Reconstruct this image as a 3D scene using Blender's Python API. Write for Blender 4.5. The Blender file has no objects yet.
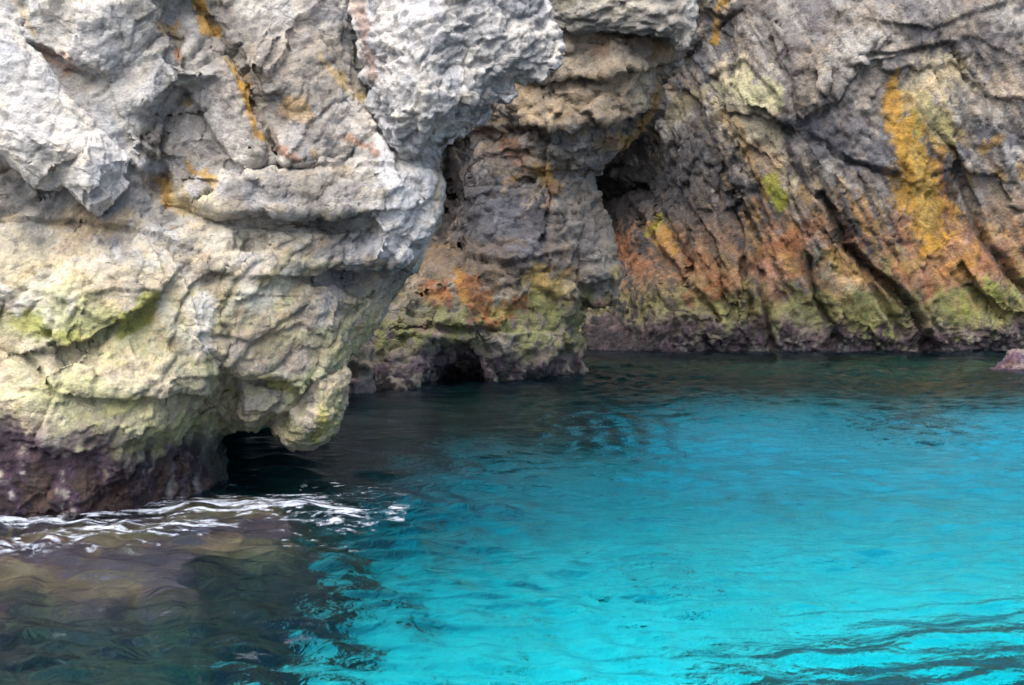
import bpy, math, random
import numpy as np
from mathutils import Vector, noise as mn
from mathutils.geometry import delaunay_2d_cdt

random.seed(7)
rng = np.random.default_rng(7)
scene = bpy.context.scene
COL = scene.collection

# ------------------------------------------------------------------ camera, sky, sun, exposure
EYE = 2.2           # the photographer stands in a small boat
FPX = 1407.0        # focal length in pixels of the 1024 px wide frame
HOR = 260.0         # image row of the horizon
W, H = 1024, 685
cam_d = bpy.data.cameras.new('camera')
cam = bpy.data.objects.new('camera', cam_d)
COL.objects.link(cam)
cam.location = (0, 0, EYE)
cam.rotation_euler = (math.pi / 2, 0, 0)
cam_d.sensor_width = 36.0
cam_d.lens = FPX / W * 36.0
cam_d.shift_y = -(H / 2 - HOR) / W
cam_d.clip_start = 0.1
cam_d.clip_end = 2000
cam_d.dof.use_dof = True
cam_d.dof.focus_distance = 24.0
cam_d.dof.aperture_fstop = 4.5
scene.camera = cam

SUN_EL, SUN_AZ, SUN_ANGLE = 55, 205, 65     # hazy high sun behind the boat
world = bpy.data.worlds.new('World')
scene.world = world
world.use_nodes = True
wn = world.node_tree.nodes
sky = wn.new('ShaderNodeTexSky')
sky.sky_type = 'NISHITA'
sky.sun_disc = False
sky.sun_elevation = math.radians(SUN_EL)
sky.sun_rotation = math.radians(SUN_AZ)
sky.dust_density = 2.5
sky.air_density = 1.0
world.node_tree.links.new(sky.outputs[0], wn['Background'].inputs[0])
wn['Background'].inputs[1].default_value = 0.085

sd = bpy.data.lights.new('sun', 'SUN')
sd.energy = 3.2
sd.angle = math.radians(SUN_ANGLE)
sd.color = (1.0, 0.94, 0.86)
sun = bpy.data.objects.new('sun', sd)
COL.objects.link(sun)
az, el = math.radians(SUN_AZ), math.radians(SUN_EL)
to_sun = Vector((math.sin(az) * math.cos(el), math.cos(az) * math.cos(el), math.sin(el)))
sun.rotation_euler = to_sun.to_track_quat('Z', 'Y').to_euler()

vs = scene.view_settings
vs.view_transform = 'Standard'
vs.look = 'None'
vs.gamma = 1
vs.use_curve_mapping = False
vs.exposure = 1.5
scene.cycles.use_denoising = True
scene.cycles.max_bounces = 10
scene.cycles.diffuse_bounces = 1
scene.cycles.transmission_bounces = 8
scene.cycles.filter_width = 1.5
scene.cycles.sample_clamp_indirect = 6.0


# ------------------------------------------------------------------ helpers
def P(px, py, d):
    """world point that stands d metres out at the given direction of view"""
    return ((px - W / 2) / FPX * d, d, EYE + (HOR - py) / FPX * d)


def water_at(px, py):
    d = EYE * FPX / (py - HOR)
    return ((px - W / 2) / FPX * d, d)


def smooth(a, b, x):
    t = np.clip((x - a) / (b - a), 0, 1)
    return t * t * (3 - 2 * t)


def fbm(p, scale, octaves=4, seed=0.0, H_=0.9):
    q = (p / np.asarray(scale, dtype=float) + np.array([seed * 13.7 + .31, seed * 7.1 + .57, seed * 3.3 + .83])).tolist()
    f = mn.fractal
    return np.array([f(v, H_, 2.0, octaves) for v in q])


def ridged(p, scale, octaves=4, seed=0.0):
    q = (p / np.asarray(scale, dtype=float) + np.array([seed * 11.7 + .31, seed * 5.1 + .57, seed * 9.3 + .83])).tolist()
    f = mn.ridged_multi_fractal
    return np.array([f(v, 0.9, 2.1, octaves, 1.0, 2.0) for v in q])


def facets(p, frame, size, seed, tilt=1.0):
    """broken planes: each cell carries its own tilted plane; returns height and the distance to the joint"""
    q = p @ frame.T / np.asarray(size) + seed * 17.3
    vor = mn.voronoi
    n = len(q)
    d1 = np.empty(n); d2 = np.empty(n); c = np.empty((n, 3))
    for i, v in enumerate(q.tolist()):
        d, pts = vor(v)
        d1[i] = d[0]; d2[i] = d[1]; c[i] = pts[0]
    h = np.sin(c @ np.array([127.1, 311.7, 74.7]) + seed) * 43758.5453
    r0 = h - np.floor(h)
    h = np.sin(c @ np.array([269.5, 183.3, 246.1]) + seed) * 43758.5453
    r1 = h - np.floor(h)
    h = np.sin(c @ np.array([113.5, 271.9, 124.6]) + seed) * 43758.5453
    r2 = h - np.floor(h)
    rel = q - c
    hgt = (r0 - .5) + tilt * ((r1 - .5) * 2 * rel[:, 0] + (r2 - .5) * 2 * rel[:, 2])
    return hgt, d2 - d1


def frame_of(angle_deg, dip=0.0):
    """frame whose third axis lies in the face, tilted from the vertical"""
    a = math.radians(angle_deg)
    t = np.array([math.sin(a), 0.0, math.cos(a)])
    s = np.array([math.cos(a), 0.0, -math.sin(a)])
    return np.stack([s, np.array([0, 1.0, 0]), t])


def seg_dist(x, z, line):
    """distance to a polyline given as (x, z, r); returns distance / r at the nearest point"""
    best = np.full(len(x), 1e9)
    if len(line) == 1:
        a = line[0]
        return np.hypot(x - a[0], z - a[1]) / a[2]
    for a, b in zip(line[:-1], line[1:]):
        dx, dz = b[0] - a[0], b[1] - a[1]
        t = np.clip(((x - a[0]) * dx + (z - a[1]) * dz) / (dx * dx + dz * dz + 1e-9), 0, 1)
        r = a[2] + (b[2] - a[2]) * t
        np.minimum(best, np.hypot(x - a[0] - dx * t, z - a[1] - dz * t) / r, out=best)
    return best


def mat_new(name):
    m = bpy.data.materials.new(name)
    m.use_nodes = True
    nt = m.node_tree
    nt.nodes.clear()
    return m, nt, nt.nodes, nt.links


def link_mesh(name, me, mat, parent=None):
    o = bpy.data.objects.new(name, me)
    COL.objects.link(o)
    if mat is not None:
        me.materials.append(mat)
    if parent is not None:
        o.parent = parent
    return o


def tag(o, label=None, cat=None, group=None, kind=None):
    for k, v in (('label', label), ('category', cat), ('group', group), ('kind', kind)):
        if v:
            o[k] = v
    return o


def empty(name, loc):
    o = bpy.data.objects.new(name, None)
    o.location = loc
    o.empty_display_size = 0.3
    COL.objects.link(o)
    return o


# ------------------------------------------------------------------ materials
def rock_material(name, grain=1.0, bump=1.0, fleck=0.5, lean=-40, stretch=2.0):
    m, nt, N, L = mat_new(name)
    out = N.new('ShaderNodeOutputMaterial')
    bs = N.new('ShaderNodeBsdfPrincipled')
    L.new(bs.outputs[0], out.inputs[0])
    tc = N.new('ShaderNodeTexCoord')
    pig = N.new('ShaderNodeAttribute'); pig.attribute_name = 'pigment'
    wet = N.new('ShaderNodeAttribute'); wet.attribute_name = 'wet'

    def noise_tex(scale, detail=6, rough=0.6, dist=0.0):
        t = N.new('ShaderNodeTexNoise')
        t.inputs['Scale'].default_value = scale * grain
        t.inputs['Detail'].default_value = detail
        t.inputs['Roughness'].default_value = rough
        t.inputs['Distortion'].default_value = dist
        L.new(tc.outputs['Object'], t.inputs['Vector'])
        return t

    def ramp(src, stops):
        r = N.new('ShaderNodeValToRGB')
        e = r.color_ramp.elements
        e[0].position, e[0].color = stops[0][0], (*stops[0][1], 1)
        e[1].position, e[1].color = stops[-1][0], (*stops[-1][1], 1)
        for p_, c_ in stops[1:-1]:
            x = e.new(p_); x.color = (*c_, 1)
        L.new(src, r.inputs[0])
        return r

    def mul(a, b, fac=1.0):
        x = N.new('ShaderNodeMix'); x.data_type = 'RGBA'; x.blend_type = 'MULTIPLY'
        x.inputs[0].default_value = fac
        L.new(a, x.inputs[6]); L.new(b, x.inputs[7])
        return x.outputs[2]

    n1 = noise_tex(2.2, 8, 0.62, 0.4)
    n2 = noise_tex(11, 8, 0.68, 0.2)
    n3 = noise_tex(45, 5, 0.7)
    c = mul(pig.outputs['Color'], ramp(n1.outputs[0], [(.28, (.62, .64, .68)), (.48, (1.0, 1.0, 1.0)), (.62, (1.12, 1.06, .96)), (.78, (1.3, 1.26, 1.2))]).outputs[0])
    c = mul(c, ramp(n2.outputs[0], [(.3, (.55, .56, .6)), (.5, (1, 1, 1)), (.7, (1.3, 1.27, 1.2))]).outputs[0], 0.85)
    c = mul(c, ramp(n3.outputs[0], [(.3, (.6, .6, .62)), (.5, (1, 1, 1)), (.72, (1.3, 1.3, 1.3))]).outputs[0], fleck)
    L.new(c, bs.inputs['Base Color'])
    # wet rock near the water is glossier
    rr = N.new('ShaderNodeMapRange')
    rr.inputs['To Min'].default_value = 0.88
    rr.inputs['To Max'].default_value = 0.34
    L.new(wet.outputs['Fac'], rr.inputs['Value'])
    L.new(rr.outputs[0], bs.inputs['Roughness'])
    bs.inputs['Specular IOR Level'].default_value = 0.35
    # relief finer than the mesh: creased, drawn out along the joints, plus grain
    mp = N.new('ShaderNodeMapping'); mp.vector_type = 'TEXTURE'
    mp.inputs['Rotation'].default_value = (0, math.radians(lean), 0)
    mp.inputs['Scale'].default_value = (1, 1, stretch)
    wv = N.new('ShaderNodeVectorMath'); wv.operation = 'MULTIPLY_ADD'
    L.new(n1.outputs['Color'], wv.inputs[0]); wv.inputs[1].default_value = (.25 / grain,) * 3
    L.new(tc.outputs['Object'], wv.inputs[2])
    L.new(wv.outputs[0], mp.inputs['Vector'])
    rg = N.new('ShaderNodeTexNoise'); rg.noise_type = 'RIDGED_MULTIFRACTAL'
    rg.inputs['Scale'].default_value = 5.0 * grain; rg.inputs['Detail'].default_value = 8; rg.inputs['Roughness'].default_value = .62
    rg.inputs['Lacunarity'].default_value = 2.1
    L.new(mp.outputs[0], rg.inputs['Vector'])
    ck = N.new('ShaderNodeTexVoronoi'); ck.feature = 'DISTANCE_TO_EDGE'
    ck.inputs['Scale'].default_value = 3.2 * grain
    L.new(mp.outputs[0], ck.inputs['Vector'])
    ckr = N.new('ShaderNodeMapRange'); ckr.inputs['From Max'].default_value = .05
    ckr.inputs['To Min'].default_value = -.45; ckr.inputs['To Max'].default_value = 0
    L.new(ck.outputs['Distance'], ckr.inputs['Value'])
    pm = N.new('ShaderNodeMapRange'); pm.inputs['From Min'].default_value = .50; pm.inputs['From Max'].default_value = .66
    n4 = noise_tex(1.3, 3, .5)
    L.new(n4.outputs[0], pm.inputs['Value'])
    cm = N.new('ShaderNodeMath'); cm.operation = 'MULTIPLY'
    L.new(ckr.outputs[0], cm.inputs[0]); L.new(pm.outputs[0], cm.inputs[1])
    s0 = N.new('ShaderNodeMath'); s0.operation = 'MULTIPLY_ADD'
    L.new(rg.outputs[0], s0.inputs[0]); s0.inputs[1].default_value = 0.5
    L.new(cm.outputs[0], s0.inputs[2])
    s = N.new('ShaderNodeMath'); s.operation = 'MULTIPLY_ADD'
    L.new(n2.outputs[0], s.inputs[0]); s.inputs[1].default_value = 0.65
    L.new(s0.outputs[0], s.inputs[2])
    s2 = N.new('ShaderNodeMath'); s2.operation = 'MULTIPLY_ADD'
    L.new(n3.outputs[0], s2.inputs[0]); s2.inputs[1].default_value = 0.75
    L.new(s.outputs[0], s2.inputs[2])
    bp = N.new('ShaderNodeBump')
    bp.inputs['Strength'].default_value = 1.0
    bp.inputs['Distance'].default_value = 0.055 * bump / grain
    L.new(s2.outputs[0], bp.inputs['Height'])
    L.new(bp.outputs[0], bs.inputs['Normal'])
    return m


M_near = rock_material('near_limestone', 1.0, 0.9, 0.7, -55, 2.0)
M_crag = rock_material('pitted_limestone', 1.4, 1.6, 0.9, 50, 1.6)
M_mid = rock_material('cave_limestone', 0.6, 1.0, 0.8, 85, 1.8)
M_far = rock_material('far_limestone', 0.5, 1.1, 0.8, -32, 3.0)

PIG = dict(
    grey=(.34, .325, .305), pale=(.56, .545, .52), cream=(.57, .50, .36), warm=(.42, .34, .25), dark=(.055, .055, .062),
    blue=(.15, .16, .20), ochre=(.45, .26, .05), yellow=(.50, .36, .12), rust=(.31, .125, .05), pink=(.40, .22, .17),
    green=(.25, .27, .10), moss=(.30, .31, .045), palegreen=(.40, .42, .22), purple=(.085, .05, .082), black=(.022, .02, .022),
    mauve=(.21, .16, .21), brown=(.17, .12, .08), olive=(.15, .14, .07), purplegrey=(.19, .173, .170), white=(.72, .72, .74))


# ------------------------------------------------------------------ rock masses
class Rock:
    """A rock mass: an outline and relief points (column, row, distance) triangulated to planes, given thickness,
    remeshed to an even skin and then broken up by joints, facets and weathering in world space."""

    def __init__(self, outline, pts=(), lines=(), thick=4.0, inset=30, back=None):
        self.outline, self.pts, self.lines, self.thick, self.inset, self.back = outline, pts, lines, thick, inset, back
        allp = list(outline) + list(pts) + [p for l in lines for p in l]
        self.ctrl = np.array(allp, dtype=float)

    def depth(self, px, py):
        d2 = (self.ctrl[:, 0] - px) ** 2 + (self.ctrl[:, 1] - py) ** 2 + 4.0
        w = d2 ** -1.5
        return float((w * self.ctrl[:, 2]).sum() / w.sum())

    def face(self, px, py, r=0):
        d = self.depth(px, py)
        x, _, z = P(px, py, d)
        return (x, z, r / FPX * d)

    def solid(self, voxel, smooth_it=2):
        vs2, edges, data = [], [], []
        n = len(self.outline)
        for p in self.outline:
            vs2.append(Vector(p[:2])); data.append(p[2])
        for p in self.pts:
            vs2.append(Vector(p[:2])); data.append(p[2])
        for l in self.lines:
            i0 = len(vs2)
            for p in l:
                vs2.append(Vector(p[:2])); data.append(p[2])
            edges += [(i0 + k, i0 + k + 1) for k in range(len(l) - 1)]
        v, e, f, ov, oe, of = delaunay_2d_cdt(vs2, edges, [list(range(n))], 1, 1e-4)
        front, where = [], []
        for i, c in enumerate(v):
            d = data[ov[i][0]] if ov[i] else self.depth(c.x, c.y)
            front.append(P(c.x, c.y, d)); where.append((c.x, c.y, d))
        # boundary edges
        cnt = {}
        for t in f:
            for a, b in zip(t, t[1:] + t[:1]):
                cnt[(a, b)] = 1
        bnd = [(a, b) for (a, b) in cnt if (b, a) not in cnt]
        nrm = {}
        for a, b in bnd:      # inward direction in the face
            dx, dy = where[b][0] - where[a][0], where[b][1] - where[a][1]
            l = math.hypot(dx, dy) + 1e-9
            for k in (a, b):
                q = nrm.setdefault(k, [0, 0]); q[0] += -dy / l; q[1] += dx / l
        back = []
        for i, (px, py, d) in enumerate(where):
            bd = self.back if self.back else d + self.thick
            if i in nrm:
                q = nrm[i]; l = math.hypot(*q) + 1e-9
                px += q[0] / l * self.inset; py += q[1] / l * self.inset
            back.append(P(px, py, bd))
        m = len(v)
        verts = front + back
        faces = [tuple(t) for t in f] + [tuple(m + k for k in reversed(t)) for t in f]
        faces += [(b, a, a + m, b + m) for a, b in bnd]
        me = bpy.data.meshes.new('rough')
        me.from_pydata(verts, [], faces)
        me.update()
        o = bpy.data.objects.new('rough', me)
        COL.objects.link(o)
        r = o.modifiers.new('r', 'REMESH')
        r.mode = 'VOXEL'; r.voxel_size = voxel; r.adaptivity = 0
        dg = bpy.context.evaluated_depsgraph_get()
        res = bpy.data.meshes.new_from_object(o.evaluated_get(dg))
        bpy.data.objects.remove(o); bpy.data.meshes.remove(me)
        for _ in range(1):
            self._relax(res, smooth_it)
        return res

    @staticmethod
    def _relax(me, it):
        n = len(me.vertices)
        co = np.empty(n * 3); me.vertices.foreach_get('co', co); co = co.reshape(-1, 3)
        ed = np.empty(len(me.edges) * 2, dtype=np.int32); me.edges.foreach_get('vertices', ed); ed = ed.reshape(-1, 2)
        a, b = ed[:, 0], ed[:, 1]
        deg = np.bincount(a, minlength=n) + np.bincount(b, minlength=n)
        deg = np.maximum(deg, 1)
        for _ in range(it):
            s = np.stack([np.bincount(a, co[b, k], n) + np.bincount(b, co[a, k], n) for k in range(3)], 1)
            co = co * 0.4 + 0.6 * s / deg[:, None]
        me.vertices.foreach_set('co', co.ravel())
        me.update()


def coords(me):
    n = len(me.vertices)
    co = np.empty(n * 3); me.vertices.foreach_get('co', co)
    no = np.empty(n * 3); me.vertex_normals.foreach_get('vector', no)
    return co.reshape(-1, 3), no.reshape(-1, 3)


def chisel(co, no, frame, size, frac, seed, tilt=.12):
    """split the skin into joint-bounded blocks and plane each block flat"""
    w = np.stack([fbm(co, 0.45 * max(size), 3, seed + k) for k in (1, 2, 3)], 1) * .16 * min(size)
    q = (co + w) @ frame.T / np.asarray(size) + seed * 3.7
    vor = mn.voronoi
    c = np.array([vor(v)[1][0][:] for v in q.tolist()])
    _, inv = np.unique(np.round(c * 64).astype(np.int64) @ np.array([1, 100003, 10000019 * 7]), return_inverse=True)
    n = inv.max() + 1
    cnt = np.bincount(inv, minlength=n)[:, None]
    cen = np.stack([np.bincount(inv, co[:, k], n) for k in range(3)], 1) / cnt
    nor = np.stack([np.bincount(inv, no[:, k], n) for k in range(3)], 1)
    rs = np.random.default_rng(int(seed * 10))
    nor = nor / (np.linalg.norm(nor, axis=1, keepdims=True) + 1e-9) + rs.normal(0, tilt, (n, 3))
    nor /= np.linalg.norm(nor, axis=1, keepdims=True)
    h = ((co - cen[inv]) * nor[inv]).sum(1)
    lim = .22 * min(size)
    facing = np.clip((no * nor[inv]).sum(1), 0, 1)
    return co - (frac * facing * np.clip(h, -lim, lim))[:, None] * nor[inv]


def weather(me, ref, layers, rough, carves=(), undercut_rough=0.0, blocks=(), faults=()):
    """break the skin up: jointed facets, rough weathering, authored cracks and grooves"""
    co, no = coords(me)
    for k, (frame, size, frac) in enumerate(blocks):
        co = chisel(co, no, frame, size, frac, 3.0 + 2 * k)
        me.vertices.foreach_set('co', co.ravel()); me.update()
        co, no = coords(me)
    warp = np.stack([fbm(co, 0.5, 3, s) for s in (1, 2, 3)], 1)
    d = np.zeros(len(co))
    for k, (frame, size, amp, crack, tilt) in enumerate(layers):
        q = co + warp * 0.22 * min(size)
        h, e = facets(q, frame, size, 1.0 + k, tilt)
        d += amp * h - crack * (1 - smooth(0.0, 0.12, e))
    for (scale, amp, octv, kind) in rough:
        if kind == 'r':
            d += amp * (ridged(co, scale, octv, 4) - 1.0)
        else:
            d += amp * fbm(co, scale, octv, 5)
    x, z = co[:, 0] + warp[:, 0] * 0.05, co[:, 2] + warp[:, 1] * 0.05
    for line, depth in carves:
        t = seg_dist(x, z, [ref.face(*p) for p in line])
        d -= depth * (np.clip(1.5 - t, 0, 1.5) / 1.5) ** .9
    for line, h in faults:      # slabs that overlap along a joint: the side to the left of the line stands proud
        pts = [ref.face(*p, 4)[:2] for p in line]
        best = np.full(len(x), 1e9); side = np.zeros(len(x)); end = np.ones(len(x))
        for a, b in zip(pts[:-1], pts[1:]):
            dx, dz = b[0] - a[0], b[1] - a[1]
            l2 = dx * dx + dz * dz + 1e-9
            t0 = ((x - a[0]) * dx + (z - a[1]) * dz) / l2
            t = np.clip(t0, 0, 1)
            dist = np.hypot(x - a[0] - dx * t, z - a[1] - dz * t)
            m = dist < best
            best = np.where(m, dist, best)
            side = np.where(m, np.sign(dx * (z - a[1]) - dz * (x - a[0])), side)
        reach = h * 4.5
        d += h * side * np.exp(-best / reach) * smooth(0, h * .25, best) - .35 * h * np.exp(-(best / (h * .3)) ** 2)
    # tidal zone: knobbly growth
    if undercut_rough:
        m = smooth(1.0, 0.5, co[:, 2] + warp[:, 2] * 0.25)
        d += m * undercut_rough * (fbm(co, 0.10, 3, 9) + 0.6 * fbm(co, 0.30, 2, 8))
    co2 = co + no * d[:, None]
    me.vertices.foreach_set('co', co2.ravel())
    me.update()
    return co2, warp


def pigment(me, co, ref, base, stains_shading, bands, zones=(), wet_top=0.5, deep=None):
    """mineral marks, growth and painted shading on the rock, in the plane of the face"""
    n = len(co)
    nz = [fbm(co, (s, s, s * 1.9), 5, 20 + i) for i, s in enumerate((1.3, 0.5, 0.22, 0.10))]
    col = np.tile(np.array(PIG[base[0]]), (n, 1))

    def mix(c, m):
        nonlocal col
        c = np.array(PIG[c]) if isinstance(c, str) else np.array(c)
        col = col + (c - col) * np.clip(m, 0, 1)[:, None]
    for i, (c, amt) in enumerate(base[1:]):
        f = fbm(co, (0.9 + .3 * i), 5, 40 + i * 3)
        mix(c, amt * smooth(-0.05, 0.35, f))
    for i, (c, z0, z1, amt, fr, size, thr) in enumerate(zones):      # streaks drawn out along the joints, between two heights
        f = fbm(co @ fr.T, size, 5, 60 + i * 2.3)
        hh = co[:, 2] + nz[0] * .5
        mix(c, amt * smooth(thr, thr + .22, f) * smooth(z0 - .5, z0 + .3, hh) * smooth(z1 + .7, z1 - .4, hh))
    x = co[:, 0] + nz[1] * 0.10 + nz[2] * 0.05
    z = co[:, 2] + nz[0] * 0.06 + nz[3] * 0.04
    for c, line, s in stains_shading:
        t = seg_dist(x, z, [ref.face(*p) for p in line])
        brk = 0.5 * nz[2] + 0.6 * nz[3] + 0.3 * nz[1]
        mix(c, s * smooth(1.2, 0.62, t + brk))
    for c, z0, z1, s, patch, *lim in bands:      # growth bands: full below z0, gone above z1
        h = co[:, 2] + nz[1] * 0.22 + nz[0] * 0.25 + nz[2] * 0.08
        m = smooth(z1, z0, h)
        p = smooth(-.25, .15, nz[2] + nz[3] * .6 + patch)
        if lim:      # the band fades out past this point along the face
            m = m * smooth(lim[0] + .3, lim[0] - .25, co[:, 0] + nz[2] * .3)
        mix(c, s * m * p)
    if deep:      # black painted on the sea cave's roof and walls to deepen its shade
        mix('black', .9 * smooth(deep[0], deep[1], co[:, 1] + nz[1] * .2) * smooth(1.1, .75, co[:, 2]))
    wet = smooth(wet_top + .35, wet_top - .25, co[:, 2] + nz[1] * 0.2)
    a = me.attributes.new('pigment', 'FLOAT_COLOR', 'POINT')
    a.data.foreach_set('color', np.concatenate([np.clip(col, .01, .8), np.ones((n, 1))], 1).astype(np.float32).ravel())
    b = me.attributes.new('wet', 'FLOAT', 'POINT')
    b.data.foreach_set('value', wet.astype(np.float32))


def finish(name, me, co, mat, parent):
    if parent is not None:
        c = co - np.array(parent.location)
        me.vertices.foreach_set('co', c.ravel())
    me.polygons.foreach_set('use_smooth', np.ones(len(me.polygons), dtype=bool))
    me.update()
    return link_mesh(name, me, mat, parent)


def build(name, rock, voxel, layers, rough, carves, base, stains_shading, bands, mat, parent, ref=None, relax=2, tidal=0.0, zones=(), deep=None, blocks=(), faults=()):
    ref = ref or rock
    me = rock.solid(voxel, relax)
    co, warp = weather(me, ref, layers, rough, carves, tidal, blocks, faults)
    pigment(me, co, ref, base, stains_shading, bands, zones, deep=deep)
    return finish(name, me, co, mat, parent)


# tidal bands are the same height all round the cove
BANDS = [('palegreen', 0.9, 2.0, .45, .0), ('green', 0.7, 1.5, .45, -.05), ('mauve', 0.45, 0.95, .7, .1), ('purple', 0.35, 0.85, .9, .15),
         ('pink', 0.05, 0.35, .35, -.1), ('black', 0.02, 0.28, .85, .1)]

# ------------------------------------------------------------------ water and sea bed
# long, low ripples: a sum of many small wave trains
_w = []
for i in range(46):
    lam = 0.22 * (14 ** (i / 45.0))
    th = rng.normal(math.radians(95), math.radians(48))
    amp = 0.0046 * lam ** 0.42
    _w.append((2 * math.pi / lam * math.cos(th), 2 * math.pi / lam * math.sin(th), rng.uniform(0, 6.28), amp))


def wave(x, y):
    z = np.zeros_like(x)
    gust = 0.75 + 0.25 * np.sin(x * .31 + .7 * np.sin(y * .23)) * np.sin(y * .27 + 1.0)
    chop = 1.25 + 1.2 * smooth(0.6, -1.4, x) * smooth(14, 11.5, y) - 1.1 * smooth(0.0, -1.0, x) * smooth(11.0, 11.8, y)      # backwash off the outcrop
    px = x + .25 * np.sin(y * .9) + .12 * np.sin(x * 1.7 + y * .6)
    py = y + .25 * np.sin(x * .8 + 1.3) + .1 * np.sin(y * 2.1 - x)
    for kx, ky, ph, a in _w:
        s = np.sin(kx * px + ky * py + ph)
        k = math.hypot(kx, ky)
        z += a * (s + 0.25 * s * s) * (chop if k > 11 else 1.0)
    return z * gust


def grid_mesh(name, xs, ys, zf):
    X, Y = np.meshgrid(xs, ys)
    Z = zf(X, Y)
    v = np.stack([X, Y, Z], -1).reshape(-1, 3)
    nx, ny = len(xs), len(ys)
    i = np.arange(nx * ny).reshape(ny, nx)
    f = np.stack([i[:-1, :-1], i[:-1, 1:], i[1:, 1:], i[1:, :-1]], -1).reshape(-1, 4)
    return v, f, i


def mesh_from(name, v, f_quads, extra=()):
    me = bpy.data.meshes.new(name)
    faces = f_quads.tolist() + list(extra)
    me.from_pydata(v.tolist(), [], faces)
    me.polygons.foreach_set('use_smooth', np.ones(len(me.polygons), dtype=bool))
    me.update()
    return me


ys = [-40, -15, -2, 3.2]
while ys[-1] < 37:
    ys.append(ys[-1] + max(0.022, 0.0034 * ys[-1]))
ys = np.array(ys + [45, 60])
xs = np.concatenate([[-60, -30, -14, -9.5], np.arange(-7.0, 0.6, 0.028), np.arange(0.6, 14.0, 0.05), [16, 22, 35, 60]])


def water_height(x, y):
    inside = smooth(1.5, 5.0, y) * smooth(-9, -6, x) * smooth(16, 13, x)
    return wave(x, y) * inside


v, f, idx = grid_mesh('water', xs, ys, water_height)
n0 = len(v)
ring = np.concatenate([idx[0, :], idx[1:, -1], idx[-1, -2::-1], idx[-2:0:-1, 0]])
low = v[ring].copy(); low[:, 2] = -14
v = np.concatenate([v, low])
k = np.arange(len(ring)); kn = np.roll(k, -1)
sides = np.stack([ring[kn], ring[k], n0 + k, n0 + kn], -1)
me = mesh_from('water', v, np.concatenate([f, sides]), [tuple((n0 + k)[::-1].tolist())])
m, nt, N, L = mat_new('sea_water')
out = N.new('ShaderNodeOutputMaterial')
rf = N.new('ShaderNodeBsdfRefraction'); rf.inputs['IOR'].default_value = 1.333; rf.inputs['Roughness'].default_value = .02
gs = N.new('ShaderNodeBsdfGlossy'); gs.inputs['Roughness'].default_value = .03; gs.inputs['Color'].default_value = (.62, .68, .84, 1)
fr = N.new('ShaderNodeFresnel'); fr.inputs['IOR'].default_value = 1.333
gl = N.new('ShaderNodeMixShader')
L.new(fr.outputs[0], gl.inputs[0]); L.new(rf.outputs[0], gl.inputs[1]); L.new(gs.outputs[0], gl.inputs[2])
va = N.new('ShaderNodeVolumeAbsorption')
va.inputs['Color'].default_value = (0.0, 0.932, 0.980, 1)
va.inputs['Density'].default_value = 0.6
L.new(gl.outputs[0], out.inputs['Surface'])
L.new(va.outputs[0], out.inputs['Volume'])
tc = N.new('ShaderNodeTexCoord')
mp = N.new('ShaderNodeMapping'); mp.inputs['Scale'].default_value = (1.0, 1.3, 1)
L.new(tc.outputs['Object'], mp.inputs['Vector'])
wt = N.new('ShaderNodeTexNoise')
wt.inputs['Scale'].default_value = 5.5; wt.inputs['Detail'].default_value = 4; wt.inputs['Roughness'].default_value = .5
wt.inputs['Distortion'].default_value = .8
L.new(mp.outputs[0], wt.inputs['Vector'])
bp = N.new('ShaderNodeBump'); bp.inputs['Strength'].default_value = .6; bp.inputs['Distance'].default_value = .04
wt2 = N.new('ShaderNodeTexNoise')
wt2.inputs['Scale'].default_value = 15; wt2.inputs['Detail'].default_value = 2; wt2.inputs['Distortion'].default_value = .5
L.new(mp.outputs[0], wt2.inputs['Vector'])
wm = N.new('ShaderNodeMath'); wm.operation = 'MULTIPLY_ADD'; wm.inputs[1].default_value = .3
L.new(wt2.outputs[0], wm.inputs[0]); L.new(wt.outputs[0], wm.inputs[2])
L.new(wm.outputs[0], bp.inputs['Height'])
for q_ in (rf, gs, fr):
    L.new(bp.outputs[0], q_.inputs['Normal'])
water = tag(link_mesh('water', me, m), kind='structure', label='clear turquoise sea water filling the rocky cove')

# sea bed: pale sand that rises into rock round the foot of the cliffs
SAND_Z = -4.3


def bed_rock(x, y):
    """1 where the bed is rock, 0 where it is sand"""
    w = .8 * np.sin(x * .9 + 1.2 * np.sin(y * .5)) + .6 * np.sin(y * 1.1 + x * .7)
    back = smooth(25.2, 31.2, y + w)
    left = smooth(-0.6, -3.4, x + .35 * w - .10 * (y - 14)) * smooth(12.5, 16, y)
    mid = smooth(4.0, .0, x + .3 * w) * smooth(17.5, 25, y + w)
    return np.maximum(np.maximum(back, left), mid)


def bed_height(x, y):
    r = bed_rock(x, y)
    z = SAND_Z + 0.8 - 3.4 * smooth(11, 27, y) + 0.10 * np.sin(x * .8 + y * .35) + .07 * np.sin(y * 1.3 - x * .5)
    lump = .28 * np.sin(x * 2.1 + np.sin(y * 1.7)) * np.sin(y * 1.9 + np.sin(x * 1.3)) + .12 * np.sin(x * 5.1 + y * 3.7) * np.sin(y * 4.7 - x * 2.2)
    return np.minimum(z + r * r * (4.2 + lump) + r * lump, -1.0 + .25 * lump)


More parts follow.
